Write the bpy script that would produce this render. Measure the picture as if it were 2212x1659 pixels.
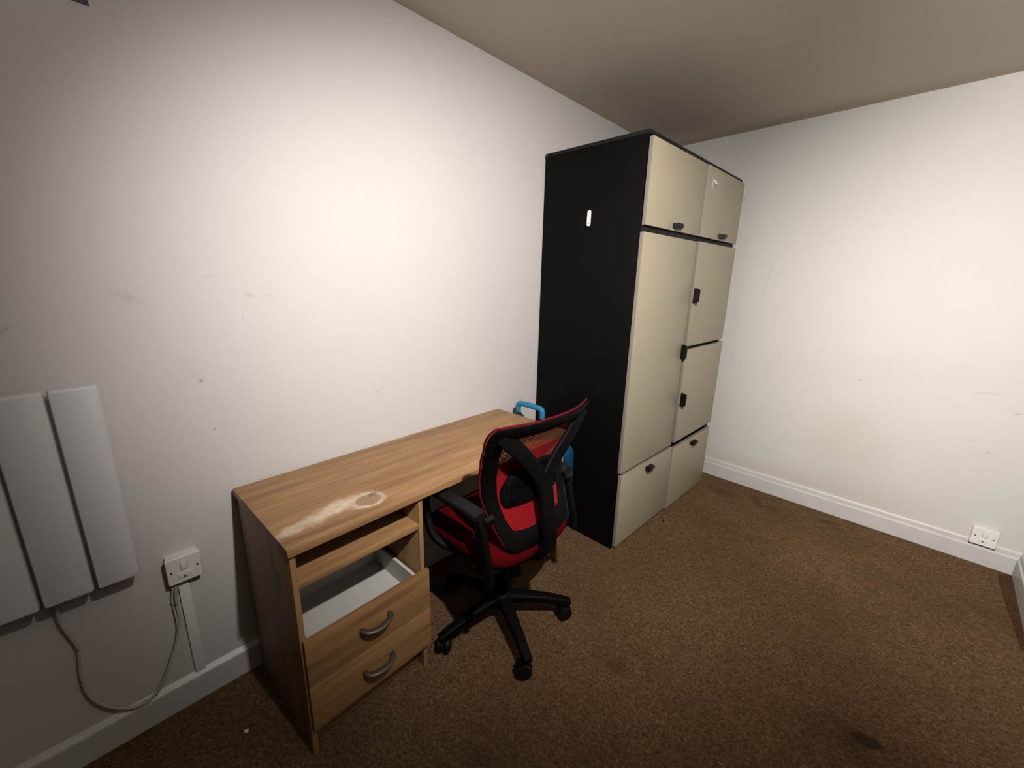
import bpy, bmesh, math, random
from mathutils import Vector, Matrix, Euler
random.seed(7)
for o in list(bpy.data.objects): bpy.data.objects.remove(o, do_unlink=True)
SC = bpy.context.scene
COL = SC.collection

# ------------------------------------------------------------------ camera
CAM_POS = (1.5017, 0.0, 1.4000)
YAW, PITCH, ROLL, FPX = 0.7497, -0.2511, 0.0241, 888.69
cd = bpy.data.cameras.new('camera'); cam = bpy.data.objects.new('camera', cd); COL.objects.link(cam)
fw = Vector((-math.sin(YAW)*math.cos(PITCH), math.cos(YAW)*math.cos(PITCH), math.sin(PITCH)))
r0 = Vector((math.cos(YAW), math.sin(YAW), 0)); u0 = r0.cross(fw)
rr = r0*math.cos(ROLL)+u0*math.sin(ROLL); uu = u0*math.cos(ROLL)-r0*math.sin(ROLL)
m = Matrix((rr, uu, -fw)).transposed().to_4x4(); m.translation = Vector(CAM_POS); cam.matrix_world = m
cd.sensor_fit = 'HORIZONTAL'; cd.sensor_width = 36.0; cd.lens = FPX/2212*36.0; cd.clip_start = 0.02
SC.camera = cam

# ------------------------------------------------------------------ world, light, exposure
w = bpy.data.worlds.new('world'); SC.world = w; w.use_nodes = True
w.node_tree.nodes['Background'].inputs[0].default_value = (0.5, 0.48, 0.46, 1)
w.node_tree.nodes['Background'].inputs[1].default_value = 0.0
LPOS = Vector((1.65, 0.42, 2.08))
def spot(name, pos, yaw, pitch, watts, size, oval):
    """one beam of the unseen lamp high on the right-hand side of the room"""
    ld = bpy.data.lights.new(name, 'SPOT'); lamp = bpy.data.objects.new(name, ld); COL.objects.link(lamp)
    ld.energy = watts; ld.color = (1.0, 0.955, 0.905); ld.spot_size = math.radians(size); ld.spot_blend = 1.0; ld.shadow_soft_size = 0.022
    y, p = math.radians(yaw), math.radians(pitch)
    d = Vector((-math.sin(y)*math.cos(p), math.cos(y)*math.cos(p), math.sin(p)))
    lamp.location = pos; lamp.rotation_euler = d.to_track_quat('-Z', 'Y').to_euler(); lamp.scale = (oval, 1.0, 1.0)
spot('spotlight_to_left_wall', LPOS, 44.0, -28.5, 255, 91, 1.75)
spot('added_beam_to_end_wall', LPOS, -19.0, -16.5, 360, 100, 0.86)  # second beam added at the lamp position to brighten the end wall
ld = bpy.data.lights.new('added_fill_light', 'POINT'); lamp = bpy.data.objects.new('added_fill_light', ld); COL.objects.link(lamp)
ld.energy = 19; ld.color = (1.0, 0.955, 0.905); ld.shadow_soft_size = 0.022; lamp.location = LPOS  # weak all-round fill added at the lamp position to lift the lower left
vs = SC.view_settings
vs.view_transform = 'Standard'; vs.look = 'None'; vs.gamma = 1.0; vs.exposure = 0.16; vs.use_curve_mapping = False

# ------------------------------------------------------------------ helpers
def tag(o, label=None, cat=None, group=None, kind=None):
    if label: o['label'] = label
    if cat: o['category'] = cat
    if group: o['group'] = group
    if kind: o['kind'] = kind
    return o
def thing(name, label, cat, loc=(0, 0, 0), rz=0.0, group=None):
    o = bpy.data.objects.new(name, None); COL.objects.link(o); o.empty_display_size = 0.05
    o.location = loc; o.rotation_euler = (0, 0, rz)
    return tag(o, label, cat, group)
def obj(name, bm, mat, parent=None, smooth=False):
    me = bpy.data.meshes.new(name)
    bmesh.ops.recalc_face_normals(bm, faces=bm.faces)
    bm.to_mesh(me); bm.free()
    if mat: me.materials.append(mat)
    if smooth:
        for p in me.polygons: p.use_smooth = True
        try: me.set_sharp_from_angle(angle=math.radians(42))
        except Exception: pass
    o = bpy.data.objects.new(name, me); COL.objects.link(o)
    if parent: o.parent = parent
    return o
def add_box(bm, x0, x1, y0, y1, z0, z1, bev=0.0, seg=2):
    b = bmesh.new(); bmesh.ops.create_cube(b, size=1.0)
    for v in b.verts:
        v.co = Vector((x0 if v.co.x < 0 else x1, y0 if v.co.y < 0 else y1, z0 if v.co.z < 0 else z1))
    if bev > 0: bmesh.ops.bevel(b, geom=b.edges[:], offset=bev, segments=seg, affect='EDGES', profile=0.6)
    merge(bm, b)
def merge(bm, b, M=None):
    vm = {}
    for v in b.verts: vm[v] = bm.verts.new(M @ v.co if M else v.co)
    for f in b.faces:
        try: bm.faces.new([vm[v] for v in f.verts])
        except ValueError: pass
    b.free()
def box(name, x0, x1, y0, y1, z0, z1, mat, parent=None, bev=0.0015, seg=2):
    bm = bmesh.new(); add_box(bm, x0, x1, y0, y1, z0, z1, bev, seg)
    return obj(name, bm, mat, parent, smooth=bev > 0)
def catmull(P, n=8):
    P = [Vector(p) for p in P]; Q = [P[0]*2-P[1]]+P+[P[-1]*2-P[-2]]; out = []
    for i in range(1, len(Q)-2):
        a, b, c, d = Q[i-1:i+3]
        for k in range(n):
            t = k/n
            out.append(0.5*((2*b)+(c-a)*t+(2*a-5*b+4*c-d)*t*t+(3*b-a-3*c+d)*t**3))
    out.append(P[-1]); return out
def add_sweep(bm, pts, sec, ref=Vector((0, 0, 1)), scales=None, closed=False):
    """sec: list of (a,b): a along side vector, b along ref-like normal"""
    pts = [Vector(p) for p in pts]; n = len(pts); rings = []
    for i, p in enumerate(pts):
        if closed: t = pts[(i+1) % n]-pts[i-1]
        else: t = pts[min(i+1, n-1)]-pts[max(i-1, 0)]
        t.normalize()
        rf = ref(i) if callable(ref) else ref
        s = t.cross(rf)
        if s.length < 1e-4: s = t.cross(Vector((1, 0.01, 0)))
        s.normalize(); nn = s.cross(t).normalized()
        k = scales[i] if scales else 1.0
        ka, kb = (k if isinstance(k, tuple) else (k, k))
        rings.append([bm.verts.new(p+s*a*ka+nn*b*kb) for a, b in sec])
    m = len(sec)
    rng = range(n) if closed else range(n-1)
    for i in rng:
        A, B = rings[i], rings[(i+1) % n]
        for j in range(m):
            bm.faces.new((A[j], A[(j+1) % m], B[(j+1) % m], B[j]))
    if not closed:
        bm.faces.new(rings[0][::-1]); bm.faces.new(rings[-1])
def circ(r, n=12, ry=None):
    ry = ry or r
    return [(r*math.cos(2*math.pi*i/n), ry*math.sin(2*math.pi*i/n)) for i in range(n)]
def rrect(w, h, r, n=3):
    out = []
    for cx, cy, a0 in ((w/2-r, h/2-r, 0), (-w/2+r, h/2-r, 90), (-w/2+r, -h/2+r, 180), (w/2-r, -h/2+r, 270)):
        for k in range(n+1):
            a = math.radians(a0+90*k/n); out.append((cx+r*math.cos(a), cy+r*math.sin(a)))
    return out
def sweep(name, pts, sec, mat, parent=None, ref=Vector((0, 0, 1)), scales=None, closed=False):
    bm = bmesh.new(); add_sweep(bm, pts, sec, ref, scales, closed)
    return obj(name, bm, mat, parent, smooth=True)
def add_lathe(bm, prof, n=24, M=None):
    rings = []
    for r, z in prof:
        rings.append([Vector((r*math.cos(2*math.pi*i/n), r*math.sin(2*math.pi*i/n), z)) for i in range(n)])
    if M: rings = [[M @ v for v in R] for R in rings]
    rings = [[bm.verts.new(v) for v in R] for R in rings]
    for a, b in zip(rings, rings[1:]):
        for i in range(n): bm.faces.new((a[i], a[(i+1) % n], b[(i+1) % n], b[i]))
    bm.faces.new(rings[0][::-1]); bm.faces.new(rings[-1])
def lathe(name, prof, mat, parent=None, n=24, M=None):
    bm = bmesh.new(); add_lathe(bm, prof, n, M); return obj(name, bm, mat, parent, smooth=True)
def quad_prism(name, poly, z0, z1, mat, parent=None):
    bm = bmesh.new()
    a = [bm.verts.new((x, y, z0)) for x, y in poly]; b = [bm.verts.new((x, y, z1)) for x, y in poly]
    n = len(poly)
    bm.faces.new(a[::-1]); bm.faces.new(b)
    for i in range(n): bm.faces.new((a[i], a[(i+1) % n], b[(i+1) % n], b[i]))
    return obj(name, bm, mat, parent)

# ------------------------------------------------------------------ materials
def new_mat(name, rough=0.6, spec=0.5):
    mt = bpy.data.materials.new(name); mt.use_nodes = True
    nt = mt.node_tree; b = nt.nodes['Principled BSDF']
    b.inputs['Roughness'].default_value = rough; b.inputs['Specular IOR Level'].default_value = spec
    return mt, nt, b
def N(nt, t, **kw):
    n = nt.nodes.new(t)
    for k, v in kw.items(): setattr(n, k, v)
    return n
def inp(n, **kw):
    for k, v in kw.items(): n.inputs[k.replace('_', ' ')].default_value = v
    return n
def coords(nt, scale=(1, 1, 1), loc=(0, 0, 0)):
    tc = N(nt, 'ShaderNodeTexCoord'); mp = N(nt, 'ShaderNodeMapping')
    mp.inputs['Scale'].default_value = scale; mp.inputs['Location'].default_value = loc
    nt.links.new(tc.outputs['Object'], mp.inputs['Vector']); return mp.outputs['Vector']
def noise(nt, vec, scale, detail=3, rough=0.5):
    n = inp(N(nt, 'ShaderNodeTexNoise'), Scale=scale, Detail=detail, Roughness=rough)
    nt.links.new(vec, n.inputs['Vector']); return n.outputs['Fac']
def ramp(nt, fac, stops):
    r = N(nt, 'ShaderNodeValToRGB'); el = r.color_ramp.elements
    while len(el) < len(stops): el.new(0.5)
    for e, (p, c) in zip(el, stops): e.position = p; e.color = (*c, 1)
    nt.links.new(fac, r.inputs['Fac']); return r.outputs['Color']
def math_n(nt, op, a, b=None, clamp=False):
    n = N(nt, 'ShaderNodeMath', operation=op); n.use_clamp = clamp
    for i, v in enumerate((a, b)):
        if v is None: continue
        if hasattr(v, 'is_output'): nt.links.new(v, n.inputs[i])
        else: n.inputs[i].default_value = v
    return n.outputs[0]
def mix(nt, fac, a, b):
    n = N(nt, 'ShaderNodeMix', data_type='RGBA')
    for sock, v in ((n.inputs[0], fac), (n.inputs[6], a), (n.inputs[7], b)):
        if hasattr(v, 'is_output'): nt.links.new(v, sock)
        elif isinstance(v, tuple): sock.default_value = (*v, 1)
        else: sock.default_value = v
    return n.outputs[2]
def bump(nt, b, h, strength=0.3, dist=0.002):
    n = inp(N(nt, 'ShaderNodeBump'), Strength=strength, Distance=dist)
    nt.links.new(h, n.inputs['Height']); nt.links.new(n.outputs[0], b.inputs['Normal'])
def ellipse(nt, vec, ax, c, r, rot=0.0, soft=0.5):
    """mask 0..1 of an ellipse; ax = indices of the two axes of vec used"""
    sep = N(nt, 'ShaderNodeSeparateXYZ'); nt.links.new(vec, sep.inputs[0])
    a = math_n(nt, 'SUBTRACT', sep.outputs[ax[0]], c[0]); b = math_n(nt, 'SUBTRACT', sep.outputs[ax[1]], c[1])
    cs, sn = math.cos(rot), math.sin(rot)
    p = math_n(nt, 'ADD', math_n(nt, 'MULTIPLY', a, cs/r[0]), math_n(nt, 'MULTIPLY', b, sn/r[0]))
    q = math_n(nt, 'ADD', math_n(nt, 'MULTIPLY', a, -sn/r[1]), math_n(nt, 'MULTIPLY', b, cs/r[1]))
    d = math_n(nt, 'SQRT', math_n(nt, 'ADD', math_n(nt, 'MULTIPLY', p, p), math_n(nt, 'MULTIPLY', q, q)))
    mr = N(nt, 'ShaderNodeMapRange', interpolation_type='SMOOTHSTEP')
    nt.links.new(d, mr.inputs[0]); mr.inputs[1].default_value = 1-soft; mr.inputs[2].default_value = 1+soft
    mr.inputs[3].default_value = 1; mr.inputs[4].default_value = 0
    return mr.outputs[0]
def warped(nt, vec, scale, amt):
    n = inp(N(nt, 'ShaderNodeTexNoise'), Scale=scale, Detail=3)
    nt.links.new(vec, n.inputs['Vector'])
    s = N(nt, 'ShaderNodeVectorMath', operation='SUBTRACT'); nt.links.new(n.outputs['Color'], s.inputs[0]); s.inputs[1].default_value = (.5, .5, .5)
    k = N(nt, 'ShaderNodeVectorMath', operation='SCALE'); nt.links.new(s.outputs[0], k.inputs[0]); k.inputs['Scale'].default_value = amt
    a = N(nt, 'ShaderNodeVectorMath', operation='ADD'); nt.links.new(vec, a.inputs[0]); nt.links.new(k.outputs[0], a.inputs[1])
    return a.outputs[0]
REFL = 0.78   # scales base colours down to weaken bounced light and deepen shadows
def set_base(nt, b, c, k=REFL):
    n = N(nt, 'ShaderNodeVectorMath', operation='SCALE'); nt.links.new(c, n.inputs[0]); n.inputs['Scale'].default_value = k
    nt.links.new(n.outputs[0], b.inputs['Base Color'])
def painted_wall(name, base, base2, ax, marks, rough=0.75, wear=0.55):
    mt, nt, b = new_mat(name, rough, 0.3)
    v = coords(nt); wv = warped(nt, v, 45, 0.02)
    c = mix(nt, noise(nt, v, 2.3, 4, 0.6), base, base2)
    for ctr, r, rot, soft, amt, col, brk in marks:
        mk = ellipse(nt, wv if brk else v, ax, ctr, r, rot, soft)
        if brk: mk = math_n(nt, 'MULTIPLY', mk, math_n(nt, 'MULTIPLY', noise(nt, v, 90, 2), 1.6), True)
        c = mix(nt, math_n(nt, 'MULTIPLY', mk, amt*wear), c, col)
    set_base(nt, b, c)
    h = math_n(nt, 'ADD', noise(nt, v, 150, 2), math_n(nt, 'MULTIPLY', noise(nt, v, 9, 3), 2.0))
    bump(nt, b, h, 0.22, 0.002)
    return mt
GREY = (.33, .31, .31); DK = (.10, .09, .085)
left_marks = [
    ((.113, 1.328), (.030, .010), -.5, .8, .75, (.38, .36, .37), True), ((.10, 1.33), (.06, .03), -.3, .9, .35, (.5, .48, .48), True),
    ((-.109, 1.258), (.012, .004), .6, .6, .7, GREY, False), ((.397, 1.329), (.012, .006), -.5, .6, .6, GREY, False), ((.45, 1.332), (.012, .003), -.4, .6, .4, GREY, False),
    ((.37, 1.262), (.003, .003), 0, .5, .7, GREY, False), ((.557, 1.254), (.004, .004), 0, .5, .5, GREY, False), ((.299, 1.384), (.012, .006), 0, .7, .3, GREY, False),
    ((1.029, 1.579), (.0012, .028), 0, .4, .6, GREY, False), ((1.138, 1.057), (.004, .006), .3, .5, .5, GREY, False), ((1.174, 1.217), (.004, .004), 0, .5, .4, GREY, False),
    ((.291, .973), (.003, .003), 0, .5, .6, GREY, False), ((.252, .92), (.003, .003), 0, .5, .8, DK, False), ((.333, .879), (.003, .004), 0, .5, .6, GREY, False),
    ((.81, .941), (.014, .0022), -.35, .5, .5, GREY, False), ((.829, .950), (.0018, .012), -.1, .5, .5, GREY, False), ((.832, .925), (.005, .002), .7, .5, .6, GREY, False), ((.832, .955), (.002, .003), 0, .5, .7, GREY, False),
    ((.9, .947), (.003, .003), 0, .5, .7, GREY, False), ((.212, 1.125), (.024, .046), .35, .18, .22, (.42, .40, .38), True), ((.238, 1.079), (.006, .004), .2, .5, .95, DK, False),
    ((.228, 1.095), (.012, .022), .45, .2, .2, (.45, .42, .4), False)]
back_marks = [
    ((.607, 1.931), (.010, .012), 0, .7, .6, GREY, False), ((.832, 1.47), (.003, .10), -.22, .6, .32, GREY, False), ((.82, 1.34), (.003, .05), .1, .6, .25, GREY, False), ((.868, 1.44), (.0025, .07), -.2, .6, .2, GREY, False),
    ((.97, .95), (.006, .008), 0, .7, .3, GREY, False), ((1.392, .869), (.010, .006), .3, .6, .45, GREY, False), ((1.40, .48), (.16, .17), .3, .8, .30, (.46, .35, .25), True),
    ((1.33, .418), (.008, .005), 0, .6, .5, GREY, False), ((1.95, .598), (.009, .004), 0, .6, .6, GREY, False), ((1.881, .64), (.008, .003), .2, .6, .4, GREY, False),
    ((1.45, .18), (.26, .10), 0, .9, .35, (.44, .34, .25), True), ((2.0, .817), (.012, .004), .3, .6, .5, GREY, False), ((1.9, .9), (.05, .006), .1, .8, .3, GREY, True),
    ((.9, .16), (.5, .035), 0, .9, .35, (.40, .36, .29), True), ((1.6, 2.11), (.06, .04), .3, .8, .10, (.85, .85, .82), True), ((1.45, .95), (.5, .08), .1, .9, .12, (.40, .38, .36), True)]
M_WL = painted_wall('wall_paint_warm_white', (.59, .560, .548), (.56, .531, .518), (1, 2), left_marks)
M_WB = painted_wall('wall_paint_cream', (.59, .577, .54), (.56, .545, .51), (0, 2), back_marks, wear=.85)
M_WP = painted_wall('wall_darkened_right', (.16, .15, .14), (.15, .14, .13), (0, 2), [])  # right wall tone set dark to cut the light it bounces back
M_WF = painted_wall('wall_darkened_front', (.10, .09, .085), (.08, .075, .07), (0, 2), [])  # unseen wall behind the camera, darkened to weaken its bounce
M_CEIL = painted_wall('ceiling_paint_dingy', (.68, .59, .49), (.61, .525, .435), (0, 1),
    [((.31, 2.80), (.30, .16), .4, .8, .18, (.34, .28, .22), True), ((.7, 3.07), (.9, .05), -.04, .9, .55, (.26, .22, .17), True)])
def plain(name, col, rough=0.5, spec=0.5, nscale=60, var=0.06, metal=0.0, bmp=0.0, bscale=300):
    mt, nt, b = new_mat(name, rough, spec); v = coords(nt)
    c2 = tuple(max(0, x*(1-var*2)) for x in col)
    set_base(nt, b, mix(nt, noise(nt, v, nscale, 3), col, c2))
    b.inputs['Metallic'].default_value = metal
    if bmp: bump(nt, b, noise(nt, v, bscale, 2), bmp, 0.001)
    return mt
M_SKIRT = plain('skirting_gloss_white', (.58, .565, .54), .42, .5, 14, .06, bmp=.12, bscale=60)
M_HEAT = plain('heater_white_enamel', (.66, .67, .68), .45, .5, 8, .02)
M_HEATB = plain('heater_body_grey', (.50, .50, .50), .5, .4)
M_PLASTIC = plain('socket_white_plastic', (.78, .76, .74), .35, .5, 20, .03)
M_SCREW = plain('screw_dark', (.03, .025, .02), .5, .5)
M_CABLE = plain('cable_grey', (.52, .48, .44), .5, .4)
M_BLACK = plain('wardrobe_black_brown', (.0028, .0025, .0022), .6, .10, 120, .2)
M_RAIL = plain('wardrobe_rail_black', (.010, .009, .0085), .55, .2)
M_CREAM = plain('wardrobe_door_cream', (.40, .352, .25), .42, .5, 5, .03)
M_EDGE = plain('wardrobe_door_edge', (.24, .205, .18), .5, .4, 40, .05)
M_HANDLE = plain('handle_black', (.003, .003, .0035), .45, .25)
M_CPL = plain('chair_black_plastic', (.0022, .0022, .0023), .6, .09, 200, .1, bmp=.15, bscale=900)
M_CPLG = plain('chair_grey_plastic', (.010, .010, .0095), .6, .16, 200, .1, bmp=.15, bscale=900)
M_RED = plain('chair_red_fabric', (.095, .0015, .003), .95, .05, 500, .2, bmp=.4, bscale=1200)
M_RIM = plain('chair_red_piping', (.10, .003, .008), .85, .1)
M_WHEEL = plain('caster_black', (.003, .003, .003), .5, .25)
M_BLUE = plain('suitcase_blue', (.006, .075, .17), .45, .35, 30, .05)
M_BLUEH = plain('suitcase_handle_blue', (.022, .20, .36), .5, .35)
M_SBLK = plain('suitcase_black', (.012, .012, .014), .5, .4)
M_TUBE = plain('handle_tube_grey', (.14, .14, .14), .35, .5, metal=.6)
M_METAL = plain('handle_pewter', (.11, .088, .068), .45, .4, 80, .15, metal=.5)
M_DRAWER = plain('drawer_white_board', (.58, .57, .53), .6, .4, 20, .04)
M_TAPE = plain('tape_dark_grey', (.075, .08, .085), .7, .3)
M_PAPER = plain('paper_white', (.8, .78, .75), .8, .2)
M_CRUMB = plain('crumb_dark', (.03, .02, .012), .9, .2)
M_HOOKS = plain('adhesive_white', (.80, .80, .80), .5, .4)
M_HOOKC = plain('adhesive_clear_grey', (.50, .49, .46), .3, .5)

def wood(name, grain, stain=False):
    mt, nt, b = new_mat(name, .48, .4)
    sc = [26.0, 26.0, 26.0]; sc[grain] = 1.6
    v = coords(nt); vs_ = coords(nt, sc); fine = [140.0]*3; fine[grain] = 6.0; vf = coords(nt, fine)
    n1 = noise(nt, warped(nt, vs_, .6, .8), 1.0, 4, .6); n2 = noise(nt, vf, 1.0, 3, .6)
    c = ramp(nt, n1, [(.28, (.200, .098, .038)), (.44, (.325, .178, .076)), (.60, (.400, .226, .100)), (.78, (.455, .268, .128))])
    c = mix(nt, math_n(nt, 'MULTIPLY', ramp(nt, n2, [(.35, (1, 1, 1)), (.6, (0, 0, 0))]), .35), c, (.16, .08, .035))
    if stain:
        wv = warped(nt, v, 24, .05); wf = warped(nt, v, 70, .02)
        s1 = ellipse(nt, wv, (0, 1), (.352, .165), (.030, .105), .18, .55)
        s2 = ellipse(nt, wv, (0, 1), (.372, .055), (.022, .055), .12, .5)
        ring = ellipse(nt, wf, (0, 1), (.372, .268), (.047, .056), 0, .22)
        core = ellipse(nt, wf, (0, 1), (.374, .272), (.033, .042), 0, .18)
        pat = math_n(nt, 'MULTIPLY', math_n(nt, 'MAXIMUM', s1, math_n(nt, 'MULTIPLY', s2, .8)), math_n(nt, 'MULTIPLY', noise(nt, v, 75, 5, .75), 1.5), True)
        pale = math_n(nt, 'MAXIMUM', pat, math_n(nt, 'MULTIPLY', ring, math_n(nt, 'MULTIPLY', noise(nt, v, 90, 3, .7), 1.4), True))
        c = mix(nt, math_n(nt, 'MULTIPLY', pale, 1.0, True), c, (.72, .60, .47))
        c = mix(nt, math_n(nt, 'MULTIPLY', core, .95), c, (.305, .185, .105))
        dk = ellipse(nt, wf, (0, 1), (.352, .300), (.010, .018), .3, .4)
        c = mix(nt, math_n(nt, 'MULTIPLY', dk, .7), c, (.15, .08, .04))
    set_base(nt, b, c); bump(nt, b, n2, .12, .0008)
    return mt
M_WOODY = wood('oak_laminate_lengthwise', 1); M_WOODZ = wood('oak_laminate_upright', 2); M_TOP = wood('oak_laminate_worn_top', 1, True)

def carpet_mat(name, dark, mid, lite, marks):
    mt, nt, b = new_mat(name, 1.0, .05)
    v = coords(nt); wv = warped(nt, v, 60, .03)
    n1 = noise(nt, wv, 100, 3, .65); n2 = noise(nt, v, 320, 2, .7); n3 = noise(nt, v, 2.2, 3, .6); n4 = noise(nt, wv, 22, 3, .6)
    f = math_n(nt, 'ADD', math_n(nt, 'MULTIPLY', n1, .55), math_n(nt, 'ADD', math_n(nt, 'MULTIPLY', n2, .35), math_n(nt, 'MULTIPLY', n4, .10)))
    c = ramp(nt, f, [(.35, dark), (.515, mid), (.67, lite)])
    c = mix(nt, math_n(nt, 'MULTIPLY', ramp(nt, n3, [(.4, (0, 0, 0)), (.7, (1, 1, 1))]), .35), c, dark)
    for ctr, r, rot, soft, amt, col in marks:
        c = mix(nt, math_n(nt, 'MULTIPLY', ellipse(nt, wv, (0, 1), ctr, r, rot, soft), amt), c, col)
    set_base(nt, b, c)
    bump(nt, b, math_n(nt, 'ADD', n1, math_n(nt, 'MULTIPLY', n2, .7)), .9, .008)
    return mt
CD, CM, CL = (.062, .032, .0135), (.178, .105, .053), (.37, .243, .138)
M_CARPET = carpet_mat('carpet_brown_fleck', CD, CM, CL, [
    ((1.672, 1.515), (.038, .026), .35, .25, .8, (.045, .028, .016)), ((1.64, 1.49), (.03, .05), .2, .8, .35, CD),
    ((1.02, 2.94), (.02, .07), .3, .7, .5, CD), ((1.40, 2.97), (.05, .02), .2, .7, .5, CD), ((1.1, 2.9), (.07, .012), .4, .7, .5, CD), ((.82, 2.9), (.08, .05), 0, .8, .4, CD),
    ((.965, 1.185), (.05, .03), 0, .8, .35, CD), ((.83, .62), (.05, .04), 0, .8, .45, CD)])
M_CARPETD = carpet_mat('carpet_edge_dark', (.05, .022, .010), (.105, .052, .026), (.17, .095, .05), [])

def mesh_mat():
    mt, nt, b = new_mat('chair_red_mesh', .85, .2)
    b.inputs['Base Color'].default_value = (.20, .002, .005, 1)
    tc = N(nt, 'ShaderNodeTexCoord'); sep = N(nt, 'ShaderNodeSeparateXYZ'); nt.links.new(tc.outputs['Object'], sep.inputs[0])
    t = math_n(nt, 'ADD', sep.outputs[1], math_n(nt, 'MULTIPLY', sep.outputs[2], .10))
    fr = math_n(nt, 'FRACT', math_n(nt, 'MULTIPLY', t, 1/.0042)); hole = math_n(nt, 'LESS_THAN', fr, .30)
    fr2 = math_n(nt, 'FRACT', math_n(nt, 'MULTIPLY', sep.outputs[2], 1/.0065)); hz = math_n(nt, 'GREATER_THAN', fr2, .55)
    al = math_n(nt, 'SUBTRACT', 1.0, math_n(nt, 'MULTIPLY', hole, hz)); nt.links.new(al, b.inputs['Alpha'])
    return mt
M_MESH = mesh_mat()

# ------------------------------------------------------------------ room shell
D, EB, C0, CS = 3.1653, -0.0407, 2.331, 0.0111
def BK(x, off=0.0):  # point on the back wall line
    return (x*math.cos(EB)-off*math.sin(EB), D+x*math.sin(EB)+off*math.cos(EB))
RX1, RY1 = 2.168, 3.075; RS = 0.048           # right wall: far corner and lean
def RW(y): return RX1-(RY1-y)*RS
YF = -3.0
tag(quad_prism('floor', [(-.1, YF-.1), (2.4, YF-.1), (2.4, 3.3), (-.1, 3.3)], -.06, 0, M_CARPET), 'brown flecked fitted carpet with a few dark stains', 'floor', kind='structure')
tag(box('wall_left', -.1, 0, YF-.1, 3.3, 0, 2.40, M_WL, bev=0), 'scuffed off-white painted wall behind the desk', 'wall', kind='structure')
bw = box('wall_back', -.1, 2.5, 0, .1, 0, 2.44, M_WB, bev=0); bw.location = (0, D, 0); bw.rotation_euler = (0, 0, EB)
tag(bw, 'cream painted end wall beside the wardrobe with faint brown marks', 'wall', kind='structure')
tag(quad_prism('wall_right', [(RW(YF-.1), YF-.1), (RX1+.004, 3.16), (RX1+.12, 3.16), (RX1+.12, YF-.1)], 0, 2.42, M_WP), 'wall at the far right edge, darkened to limit bounced light', 'wall', kind='structure')
tag(box('wall_front', -.1, 2.3, YF-.1, YF, 0, 2.42, M_WF, bev=0), 'unseen wall behind the viewer, darkened to limit bounced light', 'wall', kind='structure')
bm = bmesh.new()
vv = [bm.verts.new((x, y, C0+CS*x+h)) for h in (0, .08) for x, y in ((-.1, YF-.1), (2.45, YF-.1), (2.45, 3.3), (-.1, 3.3))]
for f in ((0, 1, 2, 3), (7, 6, 5, 4), (0, 4, 5, 1), (1, 5, 6, 2), (2, 6, 7, 3), (3, 7, 4, 0)): bm.faces.new([vv[i] for i in f])
tag(obj('ceiling', bm, M_CEIL), 'dingy beige ceiling with grey smudges along the far edge', 'ceiling', kind='structure')
def skirting(name, p, q, n, prof, label):
    p, q, n = Vector((*p, 0)), Vector((*q, 0)), Vector((*n, 0)).normalized(); bm = bmesh.new()
    A = [bm.verts.new(p+n*a+Vector((0, 0, b))) for a, b in prof]; B = [bm.verts.new(q+n*a+Vector((0, 0, b))) for a, b in prof]
    k = len(prof)
    for i in range(k): bm.faces.new((A[i], A[(i+1) % k], B[(i+1) % k], B[i]))
    bm.faces.new(A[::-1]); bm.faces.new(B)
    return tag(obj(name, bm, M_SKIRT), label, 'skirting board', kind='structure')
PL = [(0, 0), (.018, 0), (.018, .086), (.0165, .091), (.006, .101), (.003, .104), (0, .104)]
PB = [(0, 0), (.018, 0), (.018, .088), (.0165, .092), (.0105, .096), (.0100, .112), (.0085, .119), (.004, .125), (0, .126)]
skirting('baseboard_left', (0, YF), (0, D-.002), (1, 0), PL, 'white skirting board along the left wall under the heater')
skirting('baseboard_back', BK(0), BK(2.2), (math.sin(EB), -math.cos(EB)), PB, 'white moulded skirting board along the end wall')
skirting('baseboard_right', (RW(YF), YF), (RW(3.074), 3.074), (-1, RS), PB, 'white skirting board along the right wall')
# thin strip in a darker carpet tone along the right wall
ps = [(2.158, 3.052)]+[(2.097+.012*(1-math.cos(a)), 2.972+.018*math.sin(a)) for a in [math.radians(90-10*k) for k in range(10)]]
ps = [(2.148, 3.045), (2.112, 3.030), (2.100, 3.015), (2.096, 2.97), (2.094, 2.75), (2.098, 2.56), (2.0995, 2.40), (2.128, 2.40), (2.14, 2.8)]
tag(quad_prism('carpet_edge_strip', ps, .0002, .0022, M_CARPETD), 'dark strip of carpet beside the right skirting board', 'carpet strip')

# ------------------------------------------------------------------ wardrobe
WR = thing('wardrobe', 'tall black wardrobe with cream doors and black tab handles', 'wardrobe', (.025, 1.8055, 0), -0.0341)
WX, WW, WH = .5622, 1.1823, 2.019
box('side_panel', 0, WX, 0, .018, 0, 2.003, M_BLACK, WR, .0012)
box('side_panel', 0, WX, WW-.018, WW, 0, 2.003, M_BLACK, WR, .0012)
box('divider_panel', .02, WX-.002, WW/2-.009, WW/2+.009, .03, 2.0, M_BLACK, WR, .001)
box('back_panel', 0, .008, .018, WW-.018, .02, 2.0, M_BLACK, WR, 0)
box('top_panel', -.004, WX+.004, -.003, WW/2, 2.003, WH, M_RAIL, WR, .002)
box('top_panel', -.004, WX+.004, WW/2+.001, WW+.003, 2.003, WH-.001, M_RAIL, WR, .002)
box('bottom_panel', .02, WX-.02, .018, WW-.018, .03, .05, M_BLACK, WR, 0)
for y0, y1 in ((.018, WW/2-.009), (WW/2+.009, WW-.018)):
    box('rail', WX-.10, WX+.006, y0-.012, y1+.012, 1.617, 1.640, M_RAIL, WR, .001)
box('rail', WX-.10, WX+.003, WW/2+.009, WW-.018, 1.027, 1.044, M_RAIL, WR, .001)
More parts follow.
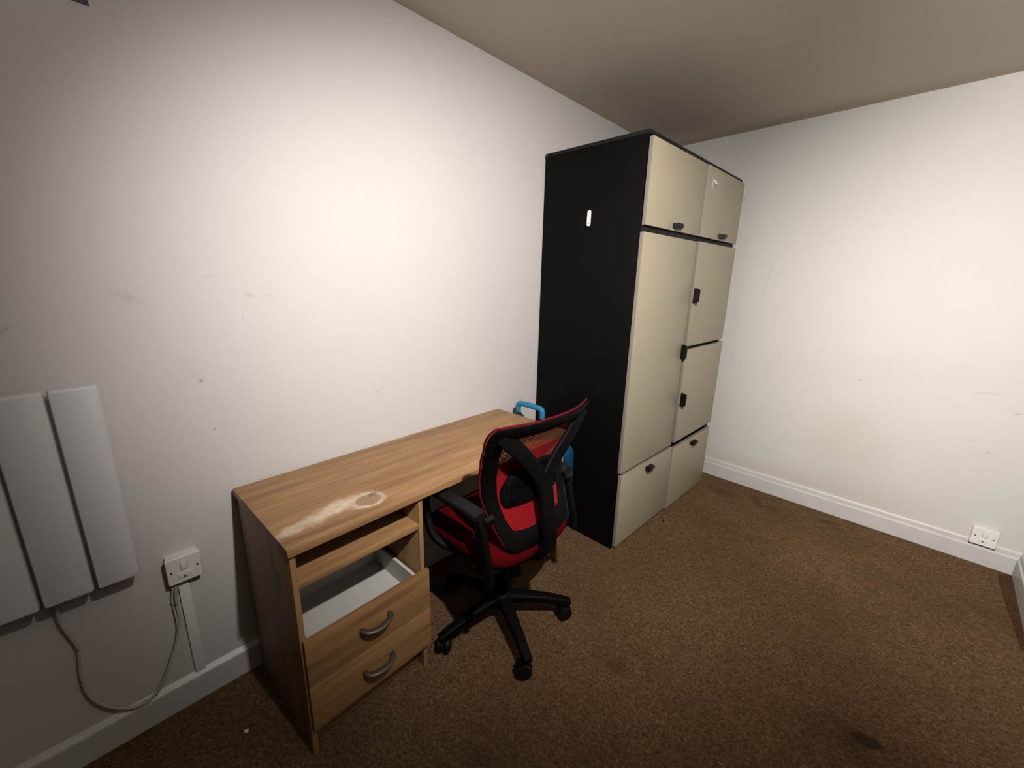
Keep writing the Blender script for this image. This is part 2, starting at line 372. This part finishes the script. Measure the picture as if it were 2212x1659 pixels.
box('rail', WX-.10, WX+.001, .018, WW-.018, .425, .448, M_RAIL, WR, .001)
def tab_handle(parent, y, z, vertical, xf):
    bm = bmesh.new(); L, w2, pr = .064 if not vertical else .082, .024, .030
    sec = [(0, -w2/2), (pr*.72, -w2/2), (pr, -w2/2+.008), (pr, w2/2-.005), (pr*.85, w2/2), (0, w2/2)]
    A, B = [], []
    for s, lst in ((-1, A), (1, B)):
        for a, b in sec:
            c = s*L/2*(1.0 if a < pr*.8 else .80)
            lst.append(bm.verts.new((xf+a, y+(c if not vertical else b), z+(b if not vertical else c))))
    k = len(sec)
    for i in range(k): bm.faces.new((A[i], A[(i+1) % k], B[(i+1) % k], B[i]))
    bm.faces.new(A[::-1]); bm.faces.new(B)
    bmesh.ops.bevel(bm, geom=bm.edges[:], offset=.0012, segments=2, affect='EDGES')
    return tag(obj('handle', bm, M_HANDLE, parent, True), 'black tab handle')
def door(name, y0, y1, z0, z1, hy, hz, vert, off=0.0, tilt=0.0):
    d = box(name, WX+off, WX+.018+off, y0, y1, z0, z1, M_CREAM, WR, .0012)
    d.data.materials.append(M_EDGE)
    for p_ in d.data.polygons:
        if abs(p_.normal.x) < .3: p_.material_index = 1
    if tilt:
        R = Matrix.Translation((0, y0, z0)) @ Matrix.Rotation(tilt, 4, 'X') @ Matrix.Translation((0, -y0, -z0)); d.data.transform(R)
    if hy is not None: tab_handle(d, hy, hz, vert, WX+.018+off)
    return d
door('upper_door', .004, .583, 1.642, 1.992, .300, 1.664, False, .004)
ur = door('upper_door', .596, 1.172, 1.642, 1.994, .890, 1.664, False, .006)
door('tall_door', .002, .581, .446, 1.614, .564, 1.020, True, .001)
door('middle_door', .594, 1.166, 1.046, 1.616, .612, 1.331, True, .011)
door('middle_door', .600, 1.184, .457, 1.026, .618, .727, True, .011)
door('drawer_front', .012, .594, .016, .432, .300, .392, False, .004)
door('drawer_front', .603, 1.186, .006, .419, .900, .380, False, .008)
# adhesive leftovers on the wardrobe
hk = thing('adhesive_hook', 'white oblong adhesive hook strip on the black wardrobe side', 'hook', (0, 0, 0))
hk.location = WR.location; hk.rotation_euler = WR.rotation_euler
bm = bmesh.new()
b2 = [(rrect(.021, .074, .009, 5))]
A = [bm.verts.new((.287+a, -.0004, 1.690+b)) for a, b in b2[0]]; B = [bm.verts.new((.287+a*.92, -.0034, 1.690+b*.97)) for a, b in b2[0]]
k = len(A)
for i in range(k): bm.faces.new((A[i], A[(i+1) % k], B[(i+1) % k], B[i]))
bm.faces.new(A[::-1]); bm.faces.new(B)
obj('strip', bm, M_HOOKS, hk, True)
lathe('hook_stub', [(.0001, 0), (.004, 0), (.0035, .004), (.0001, .0045)], M_HOOKC, hk, 12, Matrix.Translation((.289, -.0034, 1.668)) @ Matrix.Rotation(math.radians(90), 4, 'X'))
hc = thing('clear_adhesive_hook', 'small clear adhesive hook on the upper right wardrobe door', 'hook', (0, 0, 0)); hc.location = WR.location; hc.rotation_euler = WR.rotation_euler
XF = WX+.018+.006
box('strip', XF+.0002, XF+.002, .672, .708, 1.890, 1.945, M_HOOKC, hc, .0008)
sweep('hook_stub', catmull([(XF+.002, .690, 1.928), (XF+.010, .690, 1.924), (XF+.013, .690, 1.914), (XF+.018, .690, 1.918)], 4), circ(.004, 8), M_HOOKS, hc)

# ------------------------------------------------------------------ desk
DK_ = thing('desk', 'oak laminate desk with a drawer pedestal and a white scorched stain on top', 'desk', (.0177, .269, 0), .0198)
DW, DL, DH = .4596, 1.2376, .715
box('desk_top', 0, DW, 0, DL, DH-.022, DH, M_TOP, DK_, .0018)
PX = .4480
box('side_panel', .02, PX, .006, .021, 0, DH-.022, M_WOODZ, DK_, .0008)
box('inner_panel', .02, PX, .405, .421, 0, DH-.022, M_WOODZ, DK_, .0008)
box('end_panel', .02, PX, 1.221, 1.236, 0, DH-.022, M_WOODZ, DK_, .0008)
box('shelf', .03, PX-.001, .021, .405, .580, .597, M_WOODY, DK_, .0006)
box('pedestal_back', .022, .028, .021, .405, .08, DH-.024, M_WOODY, DK_, 0)
box('plinth', PX-.05, PX-.035, .021, .405, .012, .085, M_WOODY, DK_, .0006)
box('modesty_panel', .030, .045, .421, 1.221, .40, DH-.022, M_WOODY, DK_, .0006)
def bow_handle(parent, y, z):
    pts = [Vector((PX+.016, y-.048, z)), Vector((PX+.030, y-.046, z-.001)), Vector((PX+.042, y-.030, z-.004)), Vector((PX+.047, y, z-.006)), Vector((PX+.042, y+.030, z-.004)), Vector((PX+.030, y+.046, z-.001)), Vector((PX+.016, y+.048, z))]
    P = catmull(pts, 5); n = len(P)
    sc = [(.75+.55*math.sin(math.pi*i/(n-1)), .8+.3*math.sin(math.pi*i/(n-1))) for i in range(n)]
    o = sweep('handle', P, circ(.0085, 10, .0055), M_METAL, parent, scales=sc)
    return tag(o, 'pewter bow handle')
def desk_drawer(z0, z1, hz, opened):
    f = box('drawer_front', PX+.0005, PX+.016, .011, .4285, z0, z1, M_WOODY, DK_, .001)
    bow_handle(f, .221, hz)
    bz, bt = (z0+.054, z1-.020) if opened else (z0+.015, z1-.024)
    body = bmesh.new()
    xb = .160 if opened else .06
    add_box(body, xb, PX, .030, .396, bz, bz+.006)
    add_box(body, xb, PX, .030, .041, bz, bt); add_box(body, xb, PX, .385, .396, bz, bt)
    add_box(body, xb, xb+.012, .030, .396, bz, bt); add_box(body, PX-.012, PX, .030, .396, bz, bt)
    b_ = obj('drawer_box', body, M_DRAWER, f); tag(b_, 'white board drawer box')
desk_drawer(.262, .420, .352, True)
desk_drawer(.104, .2595, .190, False)
# faint label residue on the outside of the left panel
M_RES = plain('label_residue', (.48, .40, .32), .7, .3, 90, .25)
rs = box('label_residue', .285, .345, .0050, .0062, .500, .590, M_RES, DK_, 0); tag(rs, 'torn pale label residue')

# ------------------------------------------------------------------ chair
CH = thing('office_chair', 'black and red mesh-back swivel office chair tucked under the desk', 'office chair', (.497, 1.044, 0), 0.0)
prof = [(.44, .716), (.49, .696), (.55, .676), (.62, .656), (.70, .643), (.76, .648), (.84, .675), (.90, .708), (.98, .756)]
def PXz(z):
    if z <= prof[0][0]: return prof[0][1]-.497
    for (a, xa), (b, xb) in zip(prof, prof[1:]):
        if z <= b:
            t = (z-a)/(b-a); t = t*t*(3-2*t)*.35+t*.65
            return xa+(xb-xa)*t-.497
    return prof[-1][1]-.497
def BX(y, z): return PXz(z)-.046*(y/.22)**2*min(1, max(.0, (z-.45)/.2))
ctl_out = [(-.150, .505), (-.07, .492), (0, .488), (.07, .492), (.150, .505), (.176, .545), (.196, .62), (.213, .70), (.224, .78), (.237, .86), (.249, .925), (.246, .955), (.225, .967), (.12, .969), (0, .970), (-.12, .969), (-.225, .967), (-.246, .955), (-.249, .925), (-.237, .86), (-.224, .78), (-.213, .70), (-.196, .62), (-.176, .545)]
ctl_in = [(-.118, .560), (-.06, .548), (0, .545), (.06, .548), (.118, .560), (.138, .585), (.156, .64), (.165, .70), (.174, .78), (.186, .85), (.194, .893), (.190, .911), (.176, .917), (.10, .920), (0, .921), (-.10, .920), (-.176, .917), (-.190, .911), (-.194, .893), (-.186, .85), (-.174, .78), (-.165, .70), (-.156, .64), (-.138, .585)]
def closed_curve(P, n=4):
    P = [Vector((*p, 0)) for p in P]; k = len(P); out = []
    for i in range(k):
        a, b, c, d = P[i-1], P[i], P[(i+1) % k], P[(i+2) % k]
        for j in range(n):
            t = j/n; out.append(0.5*((2*b)+(c-a)*t+(2*a-5*b+4*c-d)*t*t+(3*b-a-3*c+d)*t**3))
    return [(p.x, p.y) for p in out]
CO, CI = closed_curve(ctl_out), closed_curve(ctl_in)
# back frame: ring between the outer and inner outline, front and rear faces
bm = bmesh.new(); n = len(CO); R = []
for (yo, zo), (yi, zi) in zip(CO, CI):
    ring = []
    for t, dx in ((0.02, .003), (0, .006), (0, .011), (.10, .0145), (.5, .0165), (.90, .0145), (1, .010), (1, .003)):
        y, z = yo+(yi-yo)*t, zo+(zi-zo)*t; ring.append(bm.verts.new((BX(y, z)+dx, y, z)))
    R.append(ring)
for i in range(n):
    A, B = R[i], R[(i+1) % n]
    for j in range(8): bm.faces.new((A[j], A[(j+1) % 8], B[(j+1) % 8], B[j]))
BF = obj('back_frame', bm, M_CPL, CH, True)
rim = sweep('piping', [(BX(y, z)-.002, y*1.004, z+.002*(1 if z > .9 else (-1 if z < .52 else 0))) for y, z in CO], circ(.0035, 8), M_RIM, CH, ref=Vector((1, 0, 0)), closed=True)
tag(rim, 'red fabric piping')
# mesh panel
bm = bmesh.new(); cy, cz = 0.0, .74; rings = []
K = 9
for k in range(K+1):
    t = k/K; rings.append([bm.verts.new((BX(cy+(y-cy)*t, cz+(z-cz)*t)+.001, cy+(y-cy)*t, cz+(z-cz)*t)) for y, z in CO] if k else [bm.verts.new((BX(cy, cz)+.001, cy, cz))])
for i in range(n): bm.faces.new((rings[0][0], rings[1][i], rings[1][(i+1) % n]))
for k in range(1, K):
    for i in range(n): bm.faces.new((rings[k][i], rings[k+1][i], rings[k+1][(i+1) % n], rings[k][(i+1) % n]))
tag(obj('back_mesh', bm, M_MESH, CH, True), 'see-through red mesh')
# spine and Y arms
XR = Vector((1, 0, 0))
sweep('spine', catmull([(.150, 0, .405), (.208, 0, .43), (.230, 0, .48), (.228, 0, .56), (.212, 0, .64), (.198, 0, .725)], 5), rrect(.068, .030, .010), M_CPL, CH, ref=XR,
      scales=[(1.15-.2*i/25, 1) for i in range(26)])
for s in (-1, 1):
    e = (BX(.215, .938)+.012, s*.215, .938)
    P = catmull([(.199, s*.006, .690), (.197, s*.022, .735), (.198, s*.062, .785), (.206, s*.132, .860), e], 6)
    sweep('back_brace', P, rrect(.060, .020, .007), M_CPL, CH, ref=XR, scales=[(1.05-.15*i/24, 1-.45*(i/24)**2) for i in range(25)])
# lumbar pad
bm = bmesh.new(); LO = [(-.145, .655), (-.10, .648), (0, .645), (.10, .648), (.145, .655), (.152, .70), (.135, .745), (.09, .775), (.03, .79), (-.03, .79), (-.09, .775), (-.135, .745), (-.152, .70)]
LC = closed_curve(LO, 3); nl = len(LC); RR = []
for t, dx in ((1.0, .006), (1.0, .016), (.94, .021), (.6, .023), (.25, .024)):
    RR.append([bm.verts.new((BX(y*t, .715+(z-.715)*t)+dx, y*t, .715+(z-.715)*t)) for y, z in LC])
for a, b in zip(RR, RR[1:]):
    for i in range(nl): bm.faces.new((a[i], a[(i+1) % nl], b[(i+1) % nl], b[i]))
bm.faces.new(RR[0][::-1]); bm.faces.new(RR[-1])
LP = obj('lumbar_pad', bm, M_CPL, CH, True)
for y in (-.12, -.106, -.092, -.078, -.064, .064, .078, .092, .106, .12):
    sweep('rib', [(BX(y, z)+.0235, y, z) for z in (.668, .69, .71, .73, .75-.4*max(0, abs(y)-.09))], rrect(.0045, .004, .0012, 1), M_CPL, LP, ref=XR)
# seat
def cushion(name, x0, x1, hw, levels, mat, sup=4.0):
    bm = bmesh.new(); rings = []; m = 56; cx, hx = (x0+x1)/2, (x1-x0)/2
    for s, z in levels:
        rg = []
        for i in range(m):
            a = 2*math.pi*i/m; c, q = math.cos(a), math.sin(a)
            d = (abs(c)**sup+abs(q)**sup)**(-1/sup)
            x = c*d*hx; y = q*d*hw
            if s > .5: x, y = (x-math.copysign(min(abs(x), (1-s)*.2), x), y-math.copysign(min(abs(y), (1-s)*.2), y))
            else: x, y = x*s, y*s
            fr = max(0, (-x-hx*.5)/(hx*.5))
            rg.append(bm.verts.new((cx+x, y, z-.030*fr*fr+.010*(abs(y)/hw)**2-.004*(x/hx))))
        rings.append(rg)
    for a, b in zip(rings, rings[1:]):
        for i in range(m): bm.faces.new((a[i], a[(i+1) % m], b[(i+1) % m], b[i]))
    bm.faces.new(rings[0][::-1]); bm.faces.new(rings[-1])
    return obj(name, bm, mat, CH, True)
cushion('seat', -.255, .205, .232, [(.70, .418), (.86, .420), (.95, .430), (1.0, .452), (1.0, .470), (.96, .490), (.85, .501), (.6, .505), (.3, .506)], M_RED)
cushion('seat_pan', -.215, .17, .19, [(.8, .400), (.95, .402), (1.0, .415), (1.0, .425)], M_CPL)
MC = box('tilt_mechanism', -.11, .12, -.075, .075, .345, .405, M_CPL, CH, .008)
sweep('tilt_lever', catmull([(.02, .07, .375), (.02, .15, .372), (.02, .22, .360)], 5), circ(.005, 8), M_CPL, CH)
lathe('gas_lift', [(.030, .125), (.030, .25), (.026, .255), (.024, .26), (.0155, .262), (.0155, .35)], M_CPL, CH)
lathe('base_hub', [(.030, .070), (.042, .075), (.046, .10), (.044, .128), (.036, .140), (.030, .142)], M_CPL, CH)
for k in range(5):
    a = math.radians(-25.6+72*k); dx, dy = math.cos(a), math.sin(a)
    P = [(dx*r, dy*r, z) for r, z in ((.030, .112), (.10, .109), (.19, .098), (.262, .083), (.292, .076))]
    sweep('base_arm', P, rrect(.050, .036, .010), M_CPL, CH, scales=[(1.05, 1.15), (.95, 1.05), (.82, .9), (.72, .8), (.62, .7)])
    cx, cy_ = dx*.278, dy*.278; ca = a+math.radians((75, 20, -60, 110, 40)[k])
    tx, ty = math.cos(ca), math.sin(ca); off = .012
    bm = bmesh.new()
    T = Matrix.Translation((cx-tx*off, cy_-ty*off, .0305)) @ Matrix.Rotation(ca, 4, 'Z') @ Matrix.Rotation(math.radians(90), 4, 'X')
    for s in (-1, 1):
        add_lathe(bm, [(.004, -.009), (.024, -.009), (.029, -.0065), (.0305, 0), (.029, .0065), (.024, .009), (.004, .009)], 20, T @ Matrix.Translation((0, 0, s*.0155)))
    cs = obj('caster', bm, M_WHEEL, CH, True)
    bm = bmesh.new(); add_lathe(bm, [(.0055, .05), (.0055, .082)], 10, Matrix.Translation((cx, cy_, 0)))
    hood = [(math.cos(t)*.0335, math.sin(t)*.0335) for t in [math.radians(10+160*i/10) for i in range(11)]]
    hb = bmesh.new(); hs = [(-.006, hood), (.006, hood)]
    A = [hb.verts.new((p, -.006, q)) for p, q in hood]; B = [hb.verts.new((p, .006, q)) for p, q in hood]
    for i in range(10): hb.faces.new((A[i], A[i+1], B[i+1], B[i]))
    hb.faces.new(A[::-1]); hb.faces.new(B); hb.faces.new((A[-1], A[0], B[0], B[-1]))
    merge(bm, hb, Matrix.Translation((cx-tx*off, cy_-ty*off, .0305)) @ Matrix.Rotation(ca, 4, 'Z'))
    obj('caster_hood', bm, M_WHEEL, cs, True)
# arms
for s in (-1, 1):
    Y = s*.242
    pad = catmull([(-.150, Y, .640), (-.10, Y, .652), (0, Y, .655), (.09, Y, .653), (.130, Y, .648)], 5)
    nn = len(pad)
    sweep('armrest_pad', pad, rrect(.052, .026, .009), M_CPLG, CH, scales=[(.75+.25*min(1, i/4, (nn-1-i)/2+.6), 1) for i in range(nn)])
    sweep('arm_post', catmull([(.110, Y, .650), (.132, Y, .600), (.154, Y, .520), (.170, Y, .455), (.178, Y, .405)], 6), rrect(.026, .046 if s < 0 else .030, .010), M_CPL, CH, ref=lambda i: Vector((1, 0, .3)), scales=[(1, 1-.35*(i/24)**3) for i in range(25)])
    box('arm_bracket', .10, .165, min(s*.16, s*.235), max(s*.16, s*.235), .418, .436, M_CPL, CH, .004)
    sweep('arm_post', catmull([(-.135, Y, .645), (-.170, Y, .600), (-.165, Y, .530), (-.120, Y, .455), (-.06, s*.20, .412), (.02, s*.14, .405)], 6), rrect(.030, .030, .010), M_CPL, CH, ref=lambda i: Vector((1, 0, .3)))
    lathe('arm_pivot', [(.006, -.020), (.011, -.018), (.011, .018), (.006, .020)], M_CPLG, CH, 14, Matrix.Translation((.150, s*.222, .640)) @ Matrix.Rotation(math.radians(90), 4, 'X'))

# ------------------------------------------------------------------ suitcase
SU = thing('suitcase', 'bright blue hard suitcase wedged between desk and wardrobe', 'suitcase', (.175, 1.665, 0), 0.03)
def shell(name, y0, y1, mat, flare):
    bm = bmesh.new(); rings = []
    for y, g in ((y0, 0), (y0+.006, .010), (y1-.03, .010), (y1-.008, .002), (y1, -.010)) if flare > 0 else ((y0, -.010), (y0+.008, .002), (y0+.03, .010), (y1-.006, .010), (y1, 0)):
        rings.append([bm.verts.new((a, y, .295+b)) for a, b in rrect(.315+2*g, .455+2*g, .05, 6)])
    k = len(rings[0])
    for a, b in zip(rings, rings[1:]):
        for i in range(k): bm.faces.new((a[i], a[(i+1) % k], b[(i+1) % k], b[i]))
    bm.faces.new(rings[0][::-1]); bm.faces.new(rings[-1])
    return obj(name, bm, mat, SU, True)
s1 = shell('shell', .004, .108, M_BLUE, 1); s2 = shell('shell', -.104, -.004, M_BLUE, -1)
sweep('zip_band', [(a, 0, .295+b) for a, b in rrect(.327, .467, .052, 6)], rrect(.010, .008, .002, 1), M_SBLK, SU, ref=Vector((0, 1, 0)), closed=True)
for x in (-.10, -.05, 0, .05, .10):
    box('rib', x-.010, x+.010, -.108, -.100, .12, .47, M_BLUE, s2, .003); box('rib', x-.010, x+.010, .105, .1115, .12, .47, M_BLUE, s1, .003)
for z in (.14, .20, .26, .32, .38, .44):
    pass
for sx in (-.115, .115):
    for sy in (-.07, .07):
        w_ = lathe('wheel', [(.004, -.011), (.021, -.011), (.023, 0), (.021, .011), (.004, .011)], M_SBLK, SU, 16, Matrix.Translation((sx, sy, .0235)) @ Matrix.Rotation(math.radians(90), 4, 'X'))
        box('wheel_housing', sx-.022, sx+.022, sy-.022, sy+.022, .044, .085, M_SBLK, SU, .006)
for sx in (-.082, .082):
    sweep('handle_tube', [(sx-.02, -.075, .50), (sx-.02, -.075, .712)], rrect(.016, .011, .003), M_TUBE, SU, ref=Vector((0, 1, 0)))
sweep('handle_grip', catmull([(-.102, -.075, .700), (-.102, -.075, .732), (-.092, -.075, .747), (-.05, -.075, .751), (.01, -.075, .751), (.05, -.075, .747), (.062, -.075, .732), (.062, -.075, .700)], 5), rrect(.027, .025, .009), M_BLUEH, SU, ref=Vector((0, 1, 0)))
sweep('carry_handle', catmull([(-.06, .03, .528), (-.05, .03, .545), (0, .03, .550), (.05, .03, .545), (.06, .03, .528)], 5), rrect(.022, .010, .004), M_SBLK, SU, ref=Vector((0, 1, 0)))

# ------------------------------------------------------------------ panel heater on the left wall
HT = thing('panel_heater', 'white slatted wall heater with vertical panels above the cable', 'heater', (0, .017, 0))
box('back_frame', .016, .056, -.78, -.012, .60, 1.095, M_HEATB, HT, .003)
for y in (-.62, -.14): box('bracket', 0, .02, y-.03, y+.03, .70, 1.0, M_HEATB, HT, .001)
yy = 0.0
for i in range(8):
    wd = .0855 if i == 0 else .0905
    bm = bmesh.new(); out = rrect(wd, .548-.003*(i % 2), .006, 3); cyy, czz = yy-wd/2, .846-.0015*(i % 2)
    rings = []
    for dx, sh in ((.056, 0), (.077, 0), (.082, .0022), (.0835, .006)):
        rings.append([bm.verts.new((dx, cyy+a*(1-2*sh/wd), czz+b*(1-2*sh/.548))) for a, b in out])
    kk = len(out)
    for a, b in zip(rings, rings[1:]):
        for j in range(kk): bm.faces.new((a[j], a[(j+1) % kk], b[(j+1) % kk], b[j]))
    bm.faces.new(rings[0][::-1]); bm.faces.new(rings[-1])
    obj('panel', bm, M_HEAT, HT, True)
    yy -= wd+.0065

# ------------------------------------------------------------------ fused spur outlets
def spur(label, loc, rz, sz=.086, depth=.040):
    t = thing('fused_outlet', label, 'socket', loc, rz, 'white fused outlets on the walls')
    # local: x = out of the wall, y = along the wall, z up; origin at the plate centre on the wall
    bm = bmesh.new(); rings = []
    for dx, s in ((0, .94), (depth-.010, .94), (depth-.010, 1.0), (depth-.003, 1.0), (depth, .95)):
        rings.append([bm.verts.new((dx, a*s, b*s)) for a, b in rrect(sz, sz, .004, 3)])
    kk = len(rings[0])
    for a, b in zip(rings, rings[1:]):
        for j in range(kk): bm.faces.new((a[j], a[(j+1) % kk], b[(j+1) % kk], b[j]))
    bm.faces.new(rings[0][::-1]); bm.faces.new(rings[-1])
    pl = obj('face_plate', bm, M_PLASTIC, t, True)
    box('rocker_switch', depth-.001, depth+.004, -.0075, .0075, .002, .026, M_PLASTIC, t, .001)
    box('rocker_surround', depth-.001, depth+.0008, -.0095, .0095, 0, .028, M_HEATB, t, .0005)
    fh = box('fuse_holder', depth-.001, depth+.0025, -.017, .015, -.027, -.008, M_PLASTIC, t, .0015)
    for y, z in ((-.032, 0), (.032, 0), (-.002, -.022)):
        lathe('screw', [(.0005, 0), (.0034, 0), (.0030, .0012), (.0005, .0013)], M_SCREW, t, 12, Matrix.Translation((depth+(.0025 if abs(y) < .01 else 0), y, z)) @ Matrix.Rotation(math.radians(90), 4, 'Y'))
    return t
spur('white fused outlet on the left wall feeding the heater cable', (0, .1125, .512), 0)
p = BK(2.026)
spur('white fused outlet low on the end wall above its skirting', (p[0], p[1], .160), EB-math.pi/2, .094, .036)
tag(box('cable_trunking', 0, .011, .092, .119, .1035, .468, M_PLASTIC, None, .001), 'thin white cable trunking below the left outlet', 'trunking')
cab = thing('heater_cable', 'grey flex looping from the heater to the left outlet', 'cable', (0, 0, 0))
cp = [(.030, -.150, .590), (.024, -.152, .540), (.018, -.153, .470), (.016, -.138, .385), (.016, -.146, .300), (.017, -.142, .220), (.022, -.108, .150), (.028, -.055, .112), (.026, -.005, .128), (.020, .042, .215), (.016, .076, .315), (.014, .080, .400), (.020, .086, .450), (.026, .088, .475)]
sweep('flex', catmull(cp, 8), circ(.0042, 8, .0034), M_CABLE, cab)
cp2 = [(.020, -.049, .1075), (.022, -.005, .119), (.016, .040, .205), (.012, .070, .300), (.010, .071, .400), (.018, .079, .450), (.024, .081, .472)]
sweep('flex', catmull(cp2, 8), circ(.0036, 8, .003), M_CABLE, cab)

# ------------------------------------------------------------------ small things
tag(box('tape_strip', .0003, .0025, .02, .148, 1.986, 2.030, M_TAPE, None, .0005), 'dark grey tape strip high on the left wall at the top edge', 'tape')
bm = bmesh.new()
for a, b in zip([(.236, .160), (.243, .171), (.252, .167), (.247, .158)], range(4)): bm.verts.new((a[0], a[1], .003+.002*(b % 2)))
bm.verts.ensure_lookup_table(); bm.faces.new(bm.verts); r_ = bmesh.ops.extrude_face_region(bm, geom=bm.faces[:])
for e in r_['geom']:
    if isinstance(e, bmesh.types.BMVert): e.co.z -= .003
tag(obj('paper_scrap', bm, M_PAPER), 'tiny white paper scrap on the carpet left of the desk', 'paper scrap')
bm = bmesh.new(); bmesh.ops.create_icosphere(bm, subdivisions=2, radius=.006)
for v in bm.verts: v.co = Vector((.681+v.co.x*1.3, 2.246+v.co.y, .004+v.co.z*.7+random.uniform(-.001, .001)))
tag(obj('carpet_crumb', bm, M_CRUMB, None, True), 'tiny dark crumb on the carpet in front of the wardrobe', 'crumb')
